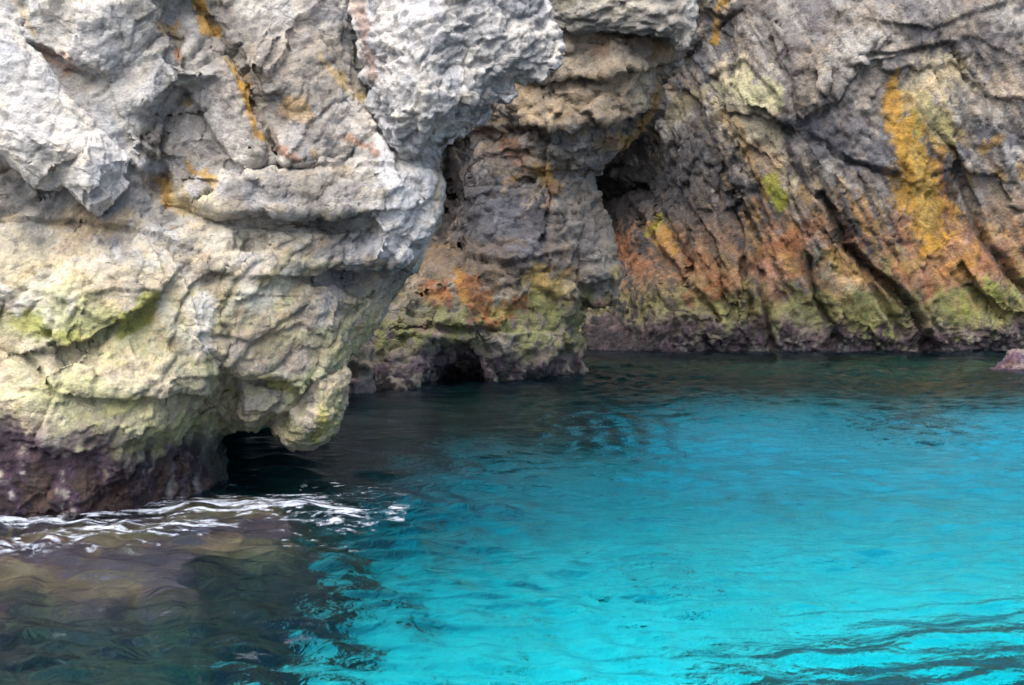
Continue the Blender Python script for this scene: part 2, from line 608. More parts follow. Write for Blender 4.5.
xs = np.concatenate([[-400, -100, -40, -20], np.arange(-12, 16, 0.14), [20, 40, 100, 400]])
ys = np.concatenate([[-400, -100, -30], np.arange(-4, 40, 0.14), [50, 100, 400]])
v, f, idx = grid_mesh('sea_bed', xs, ys, bed_height)
me = mesh_from('sea_bed', v, f)
a = me.attributes.new('rock', 'FLOAT', 'POINT')
a.data.foreach_set('value', bed_rock(v[:, 0], v[:, 1]).astype(np.float32))
m, nt, N, L = mat_new('sand_and_rock')
out = N.new('ShaderNodeOutputMaterial'); bs = N.new('ShaderNodeBsdfPrincipled'); L.new(bs.outputs[0], out.inputs[0])
bs.inputs['Roughness'].default_value = .95
tc = N.new('ShaderNodeTexCoord')
nz = N.new('ShaderNodeTexNoise'); nz.inputs['Scale'].default_value = 1.1; nz.inputs['Detail'].default_value = 8; nz.inputs['Roughness'].default_value = .6
L.new(tc.outputs['Object'], nz.inputs['Vector'])
sandr = N.new('ShaderNodeValToRGB')
e = sandr.color_ramp.elements
e[0].position, e[0].color = .34, (.50, .47, .38, 1)
e[1].position, e[1].color = .50, (.86, .84, .77, 1)
L.new(nz.outputs[0], sandr.inputs[0])
rockr = N.new('ShaderNodeValToRGB')
e = rockr.color_ramp.elements
e[0].position, e[0].color = .35, (.02, .016, .014, 1)
e[1].position, e[1].color = .65, (.12, .08, .05, 1)
L.new(nz.outputs[0], rockr.inputs[0])
at = N.new('ShaderNodeAttribute'); at.attribute_name = 'rock'
ad = N.new('ShaderNodeMath'); ad.operation = 'MULTIPLY_ADD'
L.new(nz.outputs[0], ad.inputs[0]); ad.inputs[1].default_value = .9
sb = N.new('ShaderNodeMath'); sb.operation = 'SUBTRACT'
L.new(at.outputs['Fac'], sb.inputs[0]); sb.inputs[1].default_value = .45
L.new(sb.outputs[0], ad.inputs[2])
st = N.new('ShaderNodeMapRange'); st.inputs['From Min'].default_value = .22; st.inputs['From Max'].default_value = .72
L.new(ad.outputs[0], st.inputs['Value'])
mx = N.new('ShaderNodeMix'); mx.data_type = 'RGBA'
L.new(st.outputs[0], mx.inputs[0]); L.new(sandr.outputs[0], mx.inputs[6]); L.new(rockr.outputs[0], mx.inputs[7])
L.new(mx.outputs[2], bs.inputs['Base Color'])
tag(link_mesh('sea_bed', me, m), kind='structure', label='pale sandy sea bed rising to dark rock under the cliffs')

# ------------------------------------------------------------------ A: the near outcrop on the left
FA = frame_of(38)       # joints fall from upper left to lower right
FH = frame_of(4)        # bedding
A = Rock(
    outline=[(-460, 745, 11.7), (60, 715, 11.9), (150, 680, 12.6), (212, 640, 13.7), (222, 520, 13.9), (226, 480, 13.9), (227, 455, 13.9), (219, 440, 13.95),
             (222, 431, 13.8), (232, 426, 13.6), (248, 431, 13.5), (268, 427, 13.5), (283, 420, 13.6), (305, 424, 13.9), (330, 408, 13.9), (338, 385, 13.85), (346, 358, 13.8), (356, 346, 13.9), (372, 332, 13.8), (392, 315, 13.8), (409, 295, 13.8),
             (420, 278, 13.8), (422, 262, 13.8), (421, 250, 13.8), (433, 241, 13.3), (438, 228, 13.2), (441, 205, 13.2), (442, 183, 13.2), (438, 176, 13.25),
             (441, 166, 13.6), (439, 148, 13.7), (458, 134, 14.0), (480, 110, 14.3), (505, 0, 14.6), (520, -160, 14.8), (-460, -160, 12.6)],
    pts=[(0, 230, 12.15), (-460, 230, 12.0), (-230, 230, 12.0), (-300, 430, 11.55), (-300, 330, 11.65), (60, 240, 12.2), (130, 228, 12.4), (165, 240, 12.5),
         (0, 290, 11.85), (60, 292, 11.85), (130, 285, 12.1), (-100, 300, 11.7), (-100, 380, 11.5),
         (30, 318, 12.0), (0, 318, 12.0), (15, 300, 11.85),
         (60, 380, 11.7), (120, 375, 11.95), (185, 365, 12.35), (205, 300, 12.5), (200, 345, 12.4), (190, 270, 12.55), (218, 330, 12.75),
         (100, 428, 11.7), (145, 434, 11.9), (172, 425, 12.35), (120, 452, 11.85), (-100, 430, 11.6), (-100, 470, 11.9),
         (200, 440, 13.4), (206, 412, 13.4), (228, 380, 13.3), (180, 470, 12.8), (160, 455, 12.45), (205, 470, 13.6),
         (0, 515, 12.0), (75, 522, 11.95), (140, 508, 12.4), (180, 500, 12.9), (20, 470, 11.9), (70, 480, 11.9),
         (240, 350, 12.85), (300, 345, 13.0), (335, 342, 13.3), (250, 300, 12.75), (300, 310, 12.95), (330, 300, 13.05),
         (350, 322, 13.45), (380, 300, 13.5), (240, 232, 12.75), (300, 238, 12.8), (340, 240, 12.9), (390, 235, 12.9), (425, 200, 13.0), (425, 175, 13.1), (400, 190, 12.9), (385, 150, 12.95),
         (230, 30, 12.8), (330, 20, 13.0), (345, 80, 13.05), (322, 150, 12.85), (288, 155, 12.7), (262, 90, 12.7), (300, 80, 12.75), (240, 45, 12.75),
         (170, 5, 12.75), (195, 35, 12.65), (225, 72, 12.55), (243, 112, 12.6), (258, 155, 12.62), (235, 158, 12.65), (207, 120, 12.75), (190, 88, 12.75), (177, 45, 12.75),
         (165, 132, 12.7), (152, 154, 12.65), (200, 142, 12.75), (215, 165, 12.75), (170, 160, 12.75),
         (160, 185, 12.95), (185, 174, 12.85), (205, 180, 12.8), (190, 195, 12.65), (165, 204, 12.8), (150, 200, 12.6), (140, 180, 12.5), (132, 215, 12.35),
         (140, 152, 12.3), (160, 55, 12.35), (178, 72, 12.4), (118, 112, 12.28), (168, 96, 12.45), (90, 92, 12.3), (146, 100, 12.2),
         (60, 10, 12.1), (100, 20, 12.0), (150, 0, 12.3), (80, -60, 12.1), (-100, 0, 12.3), (250, -80, 12.9), (400, -80, 13.4)],
    lines=[[(40, 44, 12.2), (70, 62, 12.12), (100, 70, 12.1), (141, 44, 12.25), (155, 20, 12.45)],
           [(44, 52, 12.42), (72, 72, 12.42), (102, 80, 12.38), (144, 54, 12.4), (164, 28, 12.65)],
           [(68, 340, 11.78), (90, 335, 11.85), (130, 314, 12.0), (148, 296, 12.1)],
           [(66, 351, 11.92), (95, 345, 12.02), (135, 324, 12.25), (156, 300, 12.35)],
           [(75, 388, 11.72), (110, 390, 11.78), (155, 392, 11.95), (205, 386, 12.45)],
           [(80, 399, 11.84), (112, 401, 11.9), (157, 402, 12.08), (206, 398, 12.75)],
           [(-30, 412, 11.65), (10, 416, 11.65), (50, 442, 11.72), (110, 458, 11.9)],
           [(-30, 424, 11.82), (8, 428, 11.82), (48, 454, 11.88), (108, 468, 12.0)],
           [(240, 366, 12.95), (262, 370, 12.95), (285, 374, 13.05), (305, 384, 13.1), (328, 366, 13.5)],
           [(240, 376, 13.15), (262, 379, 13.2), (285, 383, 13.25), (306, 393, 13.4), (332, 376, 13.75)], [(226, 420, 13.5), (246, 412, 13.15), (270, 408, 13.15), (290, 404, 13.3)], [(262, 386, 13.12), (276, 394, 13.12), (286, 402, 13.35)],
           [(296, 262, 12.9), (345, 260, 12.95), (380, 266, 13.0), (416, 262, 13.35)],
           [(296, 274, 13.15), (345, 274, 13.45), (380, 280, 13.5), (414, 276, 13.75)],
           [(172, 178, 12.75), (245, 178, 12.5), (300, 174, 12.65), (345, 170, 12.85)],
           [(245, 170, 12.85), (280, 166, 12.95), (320, 166, 13.0), (348, 160, 13.15)],
           [(210, 206, 12.6), (245, 206, 12.5), (300, 210, 12.6), (370, 208, 12.8)],
           [(210, 216, 12.85), (245, 217, 12.9), (300, 222, 13.0), (370, 222, 13.15)],
           [(185, 0, 13.05), (214, 38, 13.05), (236, 64, 12.95), (250, 85, 12.95), (263, 115, 13.0), (276, 160, 13.0)],
           [(188, 92, 12.75), (162, 122, 12.7), (148, 148, 12.6)]],
    thick=6.5, inset=50)
tA = empty('rock_outcrop', (-2.6, 13.5, 0))
tag(tA, 'big pale limestone outcrop overhanging the water at the left, with white foam at its foot', 'rock outcrop')
rockA = [((0.9, 0.9, 0.9), 0.04, 4, 'n'), ((0.22, 0.22, 0.16), 0.010, 4, 'n'), ((0.45, 0.45, 0.25), 0.009, 5, 'r'), ((0.06, 0.06, 0.045), 0.012, 3, 'n')]
layA = [(FA, (0.55, 0.5, 1.3), 0.055, 0.020, 0.6), (FH, (0.34, 0.3, 0.13), 0.012, 0.008, 0.8), (FA, (0.14, 0.14, 0.2), 0.011, 0.005, 0.8)]
stA = [('purplegrey', [(215, 40, 34), (300, 60, 60), (310, 120, 50)], .45), ('purplegrey', [(180, 130, 34), (230, 130, 30)], .5), ('purplegrey', [(250, 192, 24), (340, 190, 26)], .4), ('purplegrey', [(290, 245, 24), (390, 240, 16)], .3), ('blue', [(330, 290, 20), (395, 285, 16)], .45),('grey', [(240, 395, 16), (270, 395, 16)], .5), ('moss', [(265, 383, 7), (288, 390, 6)], .55), ('warm', [(232, 415, 7), (258, 422, 6)], .5),('pale', [(0, 10, 30), (60, 90, 34), (120, 165, 24)], .6), ('pale', [(20, 120, 60)], .6), ('pale', [(60, 20, 50), (120, 90, 40)], .6),
       ('white', [(8, 18, 8), (42, 62, 8), (77, 106, 8), (114, 146, 8), (138, 160, 8)], .7),  # white along the slab's ridge: its lit edge painted in
       ('blue', [(50, 80, 10), (95, 118, 14)], .3),
       ('rust', [(45, 55, 6), (62, 62, 8), (72, 75, 5)], .6), ('yellow', [(18, 5, 5), (35, 35, 5)], .5),
       ('ochre', [(190, -10, 7), (205, 12, 7), (218, 36, 6)], .9), ('ochre', [(235, 62, 3), (247, 88, 5), (255, 115, 4), (262, 140, 3)], .9),
       ('rust', [(183, 50, 4), (182, 58, 4)], .7), ('ochre', [(168, 25, 4), (172, 36, 3)], .5),
       ('yellow', [(181, 98, 5)], .8), ('dark', [(186, 92, 5), (160, 128, 6), (150, 150, 7)], .5), ('dark', [(190, 110, 10), (222, 150, 8)], .4),
       ('ochre', [(160, 180, 5), (170, 205, 5)], .8), ('ochre', [(185, 165, 4), (205, 168, 6), (218, 182, 5)], .8), ('yellow', [(185, 200, 14)], .55), ('cream', [(210, 200, 20), (215, 235, 22)], .6),
       ('rust', [(275, 150, 4), (292, 160, 4)], .6), ('ochre', [(295, 110, 14), (315, 122, 10)], .4), ('ochre', [(318, 158, 5)], .6), ('yellow', [(322, 58, 4), (345, 85, 5), (370, 105, 4)], .5),
       ('rust', [(352, 0, 6), (362, 30, 7), (372, 65, 6)], .4), ('rust', [(345, 138, 6), (370, 148, 6), (392, 165, 5)], .6), ('dark', [(345, 150, 7), (380, 158, 6)], .5), ('yellow', [(392, 170, 6), (395, 200, 4)], .4),
       ('blue', [(318, 5, 18), (345, 10, 14)], .6), ('blue', [(260, 190, 14), (290, 195, 10)], .3), ('dark', [(320, 220, 20), (360, 230, 18)], .45), ('blue', [(345, 275, 14), (400, 275, 12)], .45),
       ('white', [(405, 100, 26), (405, 150, 26), (415, 200, 32), (415, 240, 26), (385, 250, 16)], .9), ('pale', [(230, 235, 26), (300, 245, 20)], .4),
       ('white', [(196, 300, 12), (200, 345, 13)], .65), ('pale', [(165, 235, 10), (190, 275, 10)], .5), ('warm', [(175, 240, 5), (200, 275, 5), (222, 310, 6)], .5),
       ('cream', [(10, 270, 40), (130, 280, 46)], .45), ('cream', [(20, 380, 50), (150, 370, 50)], .75), ('palegreen', [(60, 320, 30), (120, 330, 26)], .5), ('warm', [(230, 50, 20), (300, 60, 30)], .25), ('white', [(60, -20, 60), (120, 60, 30)], .35),
       ('warm', [(240, 330, 22), (300, 350, 24), (330, 350, 14)], .55), ('warm', [(235, 305, 10), (260, 320, 8)], .5), ('cream', [(340, 325, 12), (370, 310, 10)], .4),
       ('green', [(0, 320, 14), (60, 330, 16), (110, 322, 12)], .5), ('moss', [(20, 320, 8), (75, 340, 9)], .5), ('moss', [(120, 335, 7), (145, 312, 9), (158, 296, 6)], .75), ('yellow', [(155, 320, 12), (170, 340, 10)], .35),
       ('palegreen', [(60, 395, 22), (130, 430, 30), (100, 455, 18)], .6), ('moss', [(110, 455, 10), (150, 440, 8)], .5), ('moss', [(60, 440, 7), (135, 395, 6)], .35),
       ('olive', [(200, 400, 12), (195, 440, 16), (180, 470, 12)], .55), ('green', [(190, 420, 14)], .4),
       ('dark', [(5, 165, 6), (40, 200, 6), (60, 215, 7)], .5), ('dark', [(50, 370, 3), (75, 395, 3)], .4)]  # first dark line: shade under the slab's overhang, painted in
bA = [('mauve', 0.5, .9, .5, -.1, -3.0), ('purple', 0.45, .82, .94, .5, -3.3), ('purple', 0.25, .5, .92, .5), ('black', .25, .6, .4, -.06, -3.0), ('black', 0.2, .6, .9, .1), ('pink', 0.0, 0.4, .28, -.15), ('black', 0.0, 0.22, .5, 0)]
bA_right = [('palegreen', 0.9, 1.9, .35, -.1)]
zA = [('cream', 0.4, 2.3, .75, frame_of(80), (.5, .6, 1.2), -.25), ('ochre', 0.9, 3.0, .28, frame_of(70), (.25, .3, .7), .12), ('palegreen', .5, 2.0, .6, frame_of(75), (.35, .4, .9), -.1), ('dark', .8, 4.5, .45, FA, (.16, .2, .5), .22), ('white', 1.6, 4.5, .4, FA, (.4, .4, .9), .12)]
build('body', A, 0.021, layA, rockA, [([(243, 72, 3), (252, 95, 3), (268, 140, 3), (277, 165, 3)], .10), ([(0, 350, 4), (28, 362, 4), (50, 392, 4)], .08), ([(62, 180, 4), (40, 205, 5), (0, 214, 5)], .08)],
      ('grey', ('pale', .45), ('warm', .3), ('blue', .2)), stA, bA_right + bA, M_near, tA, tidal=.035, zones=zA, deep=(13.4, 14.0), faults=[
          ([(276, 163), (262, 115), (246, 85), (216, 38), (188, -5)], 0.038), ([(183, 85), (205, 122), (222, 150), (245, 172)], 0.042), ([(140, 152), (160, 115), (183, 80), (166, 55), (156, 10)], 0.042),
          ([(245, 170), (285, 166), (345, 163), (392, 166)], 0.025), ([(205, 212), (270, 215), (300, 219), (375, 214)], 0.052), ([(292, 272), (345, 269), (385, 274), (418, 268)], 0.056),
          ([(62, 349), (95, 343), (132, 321), (154, 297)], 0.063), ([(74, 394), (110, 396), (157, 399), (208, 393)], 0.042), ([(318, 172), (323, 212)], 0.017), ([(160, 262), (150, 240), (128, 214)], 0.021),
          ([(-20, 214), (60, 222), (100, 222), (130, 226), (165, 240)], 0.042), ([(395, 165), (370, 118), (345, 82), (330, 55)], 0.032), ([(232, 372), (262, 374), (285, 379), (306, 389), (332, 368)], 0.049),
          ([(225, 372), (205, 345), (196, 300), (176, 258)], 0.021), ([(215, 332), (250, 340), (300, 322), (330, 335)], 0.021), ([(48, 392), (28, 362), (-10, 340)], 0.035), ([(290, 160), (312, 120), (340, 100)], 0.021),
          ([(100, 72), (118, 112), (138, 152)], 0.025), ([(352, 90), (350, 40), (330, 0)], 0.028), ([(20, 285), (70, 300), (120, 288), (150, 292)], 0.021), ([(240, 290), (290, 296), (330, 290)], 0.017)], blocks=[(FA, (0.55, 0.6, 1.4), .55), (FA, (0.24, 0.3, 0.6), .40)])

slab = Rock(outline=[(-330, -90, 12.0), (0, 8, 12.05), (43, 60, 12.1), (77, 104, 12.2), (114, 144, 12.3), (136, 160, 12.4), (126, 185, 12.3), (114, 203, 12.2), (100, 216, 12.15), (86, 209, 12.0), (64, 187, 12.0), (54, 192, 12.0),
                     (33, 189, 11.95), (0, 157, 11.85), (-60, 110, 11.7), (-330, 20, 11.6)],
            pts=[(0, 60, 11.75), (20, 130, 11.65), (60, 150, 11.75), (90, 185, 11.85), (110, 170, 12.0), (-100, 40, 11.6), (85, 150, 11.85), (-60, 90, 11.55)],
            lines=[[(-60, 0, 11.9), (-6, 24, 11.85), (32, 70, 11.85), (66, 112, 11.9), (102, 150, 12.0), (116, 165, 12.1)]],
            thick=1.1, inset=12)
build('slab', slab, 0.018, [(FA, (0.35, 0.4, 0.8), 0.02, 0.012, 0.6), (FH, (0.2, 0.2, 0.12), 0.010, 0.005, 1.0)], [((0.22, 0.22, 0.13), 0.010, 4, 'n'), ((0.5, 0.5, 0.20), 0.010, 4, 'r'), ((0.07, 0.07, 0.05), 0.010, 3, 'n')], [([(-20, 100, 4), (40, 130, 4), (75, 175, 3)], .03)],
      ('white', ('pale', .6), ('grey', .3), ('cream', .2)), stA[3:8], [], M_near, tA, A, blocks=[(FA, (0.8, .6, 1.8), .6)])

crag = Rock(outline=[(325, -160, 13.2), (550, -160, 13.6), (545, -30, 13.2), (546, 0, 13.2), (557, 23, 13.1), (561, 48, 13.1), (556, 66, 13.1), (543, 82, 13.1), (520, 80, 13.2), (512, 80, 13.1), (517, 95, 13.1), (506, 105, 13.1), (491, 104, 13.1), (490, 113, 13.2),
                      (476, 125, 13.2), (453, 140, 13.2), (441, 149, 13.2), (425, 170, 13.3), (402, 160, 13.1), (385, 140, 13.0), (372, 110, 13.0), (362, 70, 13.1), (352, 20, 13.1)],
            pts=[(420, 60, 12.5), (400, 110, 12.55), (460, 20, 12.6), (500, 30, 12.8), (430, 0, 12.6), (380, 40, 12.8), (540, 40, 13.0), (450, -80, 12.8), (420, 140, 12.8)],
            lines=[[(395, 130, 12.7), (430, 118, 12.5), (470, 100, 12.75), (490, 92, 13.0)], [(440, 144, 13.35), (470, 122, 13.3), (488, 108, 13.3)],
                   [(485, 60, 12.8), (500, 72, 12.85), (535, 70, 13.1)]],
            thick=1.6, inset=12)
build('overhang', crag, 0.018, [(frame_of(-25), (0.30, 0.3, 0.18), 0.055, 0.02, 1.0), (frame_of(50), (0.10, 0.12, 0.16), 0.024, 0.012, 1.2)],
      [((0.4, 0.4, 0.3), 0.05, 4, 'n'), ((0.11, 0.11, 0.09), 0.026, 4, 'n'), ((0.20, 0.16, 0.10), 0.020, 4, 'r')], [],
      ('white', ('pale', .6), ('blue', .25)), [('blue', [(490, 10, 22), (535, 30, 14)], .5), ('rust', [(352, 0, 7), (364, 40, 7), (374, 80, 6)], .5), ('grey', [(530, 70, 14), (470, 120, 8)], .4)], [], M_crag, tA, A)

lobe = Rock(outline=[(260, 416, 13.75), (274, 392, 13.6), (300, 372, 13.4), (325, 352, 13.4), (340, 350, 13.5), (346, 372, 13.5), (345, 400, 13.45), (342, 413, 13.45), (336, 430, 13.5), (322, 444, 13.5), (302, 450, 13.5), (286, 445, 13.5), (272, 433, 13.6)],
            pts=[(322, 400, 13.15), (326, 420, 13.22), (318, 378, 13.2), (334, 385, 13.3)],
            lines=[[(284, 402, 13.42), (296, 420, 13.3), (306, 436, 13.32)], [(300, 392, 13.42), (304, 404, 13.4), (312, 420, 13.25)]], thick=1.6, inset=8)
build('hanging_lobe', lobe, 0.017, [(FA, (0.22, 0.22, 0.3), 0.05, 0.015, 1.0), (FH, (0.12, 0.12, 0.07), 0.02, 0.008, 1.0)], rockA, [], ('cream', ('warm', .3), ('grey', .4)),
      [('moss', [(330, 418, 9), (320, 438, 8)], .7), ('green', [(290, 425, 14), (305, 440, 10)], .5), ('palegreen', [(335, 400, 10)], .5), ('grey', [(310, 395, 10)], .4)], [], M_near, tA, A)

# ------------------------------------------------------------------ B: the buttress in the middle
B = Rock(
    outline=[(100, 480, 26), (290, 480, 25), (372, 475, 24.2), (430, 470, 24.6), (500, 465, 25.6), (583, 455, 27.2), (584, 372, 27.2), (582, 350, 27.2), (578, 322, 27.2), (579, 309, 27.3), (590, 307, 27.3),
             (606, 311, 27.2), (620, 308, 27.2), (624, 282, 27.2), (618, 255, 27.1), (614, 228, 27.0), (609, 208, 27.0), (599, 180, 27.0), (600, 170, 26.9), (620, 163, 26.8),
             (637, 148, 26.6), (651, 132, 26.4), (657, 114, 26.2), (669, 77, 26), (684, 48, 25.8), (716, 0, 26), (750, -90, 26), (100, -90, 26)],
    pts=[(615, 45, 25.15), (570, 45, 25.1), (655, 55, 25.4), (530, 60, 25.3), (510, 98, 25.5), (560, 100, 25.25), (600, 100, 25.25), (640, 95, 25.5),
         (560, 152, 25.7), (600, 150, 25.7), (630, 142, 26.1), (548, 182, 26.0), (595, 188, 26.6), (588, 235, 26.5), (604, 265, 26.5), (545, 245, 26.1), (598, 292, 26.8), (612, 295, 26.8),
         (530, 182, 26.5), (490, 150, 26.5), (485, 230, 26.2), (530, 235, 26.1), (448, 150, 28.8), (452, 195, 28.6), (440, 230, 27.6), (466, 138, 28.2), (475, 200, 26.6), (500, 110, 26.5),
         (430, 268, 25.7), (480, 268, 25.6), (520, 280, 25.7), (420, 300, 25.2), (470, 316, 25.0), (440, 320, 25.0), (510, 312, 25.6), (545, 290, 26.1),
         (400, 358, 24.5), (372, 345, 24.6), (425, 350, 24.7), (520, 325, 25.7), (556, 300, 26.2), (562, 345, 26.2), (505, 348, 25.4), (545, 330, 25.9),
         (455, 345, 25.4), (452, 368, 26.4), (440, 392, 26.2), (466, 385, 26.2), (426, 375, 24.5), (482, 362, 25.2), (488, 384, 25.2),
         (372, 392, 23.8), (410, 390, 24.0), (525, 380, 25.8), (400, 0, 25.5), (480, 0, 25.6), (600, -40, 25.6)],
    lines=[[(545, 70, 25.05), (590, 74, 25.0), (635, 69, 25.15), (664, 60, 25.5)], [(545, 79, 25.35), (590, 83, 25.35), (635, 78, 25.5), (664, 70, 25.8)],
           [(525, 122, 25.5), (570, 126, 25.2), (610, 118, 25.25), (648, 104, 25.7)], [(525, 134, 25.85), (570, 137, 25.65), (610, 130, 25.65), (646, 118, 26.0)],
           [(395, 320, 24.6), (430, 324, 24.7), (470, 326, 24.9)], [(395, 330, 24.72), (430, 334, 24.85), (470, 336, 25.08)]],
    thick=3.5, inset=35)
tB = empty('rock_buttress', (-0.3, 27, 0))
tag(tB, 'brown and grey buttress with a rusty patch in the middle, between outcrop and back cliff', 'rock buttress')
layB = [(frame_of(6), (1.0, 0.8, 0.55), 0.11, 0.04, 0.8), (frame_of(12), (0.4, 0.4, 0.30), 0.05, 0.025, 1.0)]
zB = [('brown', 1.5, 8, .5, frame_of(80), (.4, .5, .9), 0.0), ('dark', 1.2, 5.5, .55, frame_of(5), (.3, .4, .7), .12), ('ochre', 1.4, 7, .35, frame_of(60), (.25, .3, .5), .2), ('olive', .5, 2, .5, frame_of(10), (.3, .3, .6), .1), ('pale', 3, 8, .35, frame_of(80), (.3, .3, .7), .15)]
rockB = [((1.2, 1.2, 0.9), 0.10, 4, 'n'), ((0.35, 0.35, 0.25), 0.05, 4, 'n'), ((0.6, 0.6, 0.35), 0.04, 4, 'r')]
stB = [('grey', [(575, 190, 34), (590, 235, 26), (605, 280, 20)], .75), ('grey', [(555, 50, 20), (600, 55, 24), (640, 60, 20)], .6), ('warm', [(520, 105, 20), (620, 105, 24)], .5), ('grey', [(560, 155, 18), (615, 148, 16)], .6),('blue', [(470, 180, 46), (495, 235, 44)], .6),('warm', [(560, 50, 40), (640, 60, 30)], .35), ('rust', [(600, 50, 10)], .35), ('ochre', [(660, 50, 8), (640, 20, 4)], .3),
       ('warm', [(540, 110, 30), (620, 100, 30)], .4), ('cream', [(640, 80, 8), (640, 100, 8)], .6), ('ochre', [(660, 90, 6), (648, 125, 6), (630, 140, 6)], .6), ('moss', [(646, 137, 5)], .8),
       ('brown', [(490, 120, 18), (500, 160, 14)], .4), ('rust', [(510, 140, 10), (525, 165, 8)], .4), ('ochre', [(545, 170, 10), (552, 185, 8)], .7), ('rust', [(548, 190, 5), (545, 210, 3)], .6), ('ochre', [(600, 145, 6), (622, 140, 8)], .5),
       ('blue', [(480, 195, 20), (480, 250, 22), (530, 220, 22), (530, 250, 14)], .75), ('dark', [(480, 195, 30), (475, 245, 30), (532, 215, 16)], .8), ('blue', [(505, 205, 26), (505, 245, 22)], .5), ('black', [(448, 150, 16), (450, 200, 14), (442, 235, 10)], .85), ('purplegrey', [(585, 170, 30), (580, 240, 28)], .4),  # black in the recess next to the outcrop is painted shade
       ('brown', [(430, 260, 20), (500, 265, 24)], .6), ('rust', [(425, 290, 10), (440, 300, 12)], .85), ('rust', [(462, 280, 10), (480, 305, 16), (490, 320, 10), (515, 302, 9)], .9), ('ochre', [(458, 275, 6), (465, 300, 5)], .5),
       ('dark', [(430, 312, 8), (455, 308, 6)], .6), ('pink', [(420, 328, 8), (470, 328, 6)], .4), ('yellow', [(535, 280, 14), (562, 290, 12)], .7), ('moss', [(540, 300, 12), (560, 312, 10)], .45), ('cream', [(570, 285, 10), (575, 300, 6)], .5), ('yellow', [(614, 275, 8)], .5),
       ('pink', [(600, 306, 8), (615, 305, 7)], .8), ('dark', [(455, 345, 8), (455, 385, 12)], .7)]
bB = [('green', 0.9, 1.75, .85, .1), ('olive', 0.7, 1.2, .4, -.1), ('mauve', 0.35, 0.85, .8, .05), ('purple', 0.2, 0.62, .8, 0), ('black', 0.05, 0.38, .95, .1)]
build('body', B, 0.042, layB, rockB, [([(548, 175, 3), (550, 200, 3), (545, 240, 3)], .25), ([(573, 262, 3), (580, 290, 3), (577, 305, 3)], .10), ([(400, 325, 3), (470, 330, 3)], .12)],
      ('purplegrey', ('grey', .7), ('warm', .45), ('brown', .2)), stB, bB, M_mid, tB, tidal=.05, zones=zB, faults=[([(540, 76), (600, 80), (664, 66)], .11), ([(505, 126), (570, 132), (610, 125), (650, 112)], .14), ([(540, 174), (575, 168), (602, 174)], .06), ([(549, 140), (546, 190), (549, 250)], .10), ([(540, 332), (470, 334), (395, 330)], .08), ([(470, 258), (520, 262), (545, 255)], .08), ([(580, 305), (574, 262), (578, 240)], .08), ([(475, 130), (470, 180), (466, 240)], .12), ([(500, 20), (540, 50), (545, 90)], .08)], blocks=[(frame_of(85), (.7, .8, 1.6), .75), (frame_of(5), (.35, .4, .6), .6)])
top = Rock(outline=[(538, -90, 24.7), (545, 0, 24.7), (549, 22, 24.8), (560, 29, 24.8), (590, 31, 24.7), (620, 33, 24.7), (664, 37, 24.7), (682, 48, 24.8), (692, 30, 24.8), (699, 0, 24.8), (706, -90, 24.8)],
           pts=[(620, 0, 24.4), (580, 10, 24.4), (660, 15, 24.4), (640, -50, 24.3)], thick=2.0, inset=10)
build('overhang', top, 0.036, [(frame_of(70), (0.5, 0.5, 0.7), 0.10, 0.03, 1.0)], [((0.6, 0.6, 0.3), 0.08, 4, 'n'), ((0.2, 0.2, 0.12), 0.04, 4, 'n'), ((0.4, 0.4, 0.2), 0.04, 4, 'r')], [],
      ('grey', ('pale', .6), ('olive', .25)), [('pale', [(690, 0, 10), (684, 40, 8)], .9), ('olive', [(560, 10, 10)], .4)], [], M_mid, tB, B)
blk = Rock(outline=[(330, 475, 23.4), (372, 475, 23.4), (374, 380, 23.4), (371, 362, 23.4), (371, 340, 23.5), (352, 336, 23.5), (330, 338, 23.5)],
           pts=[(355, 360, 22.9), (352, 382, 22.9), (360, 345, 23.1)], lines=[[(335, 366, 23.0), (370, 368, 23.1)], [(335, 373, 23.2), (370, 375, 23.3)]], thick=2.0, inset=8)
build('block', blk, 0.036, layB[1:], rockB[1:], [], ('warm', ('grey', .5), ('olive', .3)), [('olive', [(358, 345, 12)], .5), ('rust', [(362, 372, 6), (345, 385, 6)], .4)], [('mauve', 0.1, 0.5, .5, 0), ('black', 0.02, 0.25, .9, .2)], M_mid, tB, B, relax=4)

# ------------------------------------------------------------------ C: the cliff at the back
C = Rock(
    outline=[(-450, 450, 38), (250, 450, 36.5), (560, 440, 34.5), (620, 436, 33.9), (1200, 436, 33.6), (1200, -380, 33.4), (250, -380, 37), (-450, -100, 37)],
    pts=[(598, 310, 37.0), (606, 200, 39.8), (612, 255, 38.6), (640, 185, 39.0), (656, 148, 38.0), (690, 60, 35.3), (672, 112, 36), (560, 250, 37), (400, 250, 38), (560, 100, 37), (590, 348, 34.0), (650, 350, 33.75), (750, 352, 33.7), (900, 352, 33.7), (1024, 352, 33.6), (1180, 352, 33.5),
         (800, 60, 32.6), (900, 25, 32.2), (1000, 60, 32.1), (1000, 140, 32.5), (860, 150, 32.7), (930, 200, 33.1), (765, 120, 33.1), (728, 60, 33.8), (705, 100, 34.6), (695, 190, 34.9), (740, 195, 33.8), (800, 250, 33.3), (700, 285, 34.1), (650, 292, 34.5), (645, 250, 36.6),
         (720, 335, 33.5), (850, 335, 33.3), (950, 330, 33.2), (1024, 330, 33.1), (900, 260, 33.2), (1010, 240, 33.0), (1150, 100, 32.2), (1150, 300, 33), (760, 0, 33.3), (900, 310, 33.2)],
    lines=[[(750, 105, 32.9), (790, 118, 32.7), (835, 90, 32.5), (860, 60, 32.4)], [(750, 118, 33.3), (792, 130, 33.1), (838, 100, 32.9), (866, 66, 32.8)]],
    thick=4.0, inset=0)
J = frame_of(-28)       # steep joints that lean to the left going up
J2 = frame_of(-48)
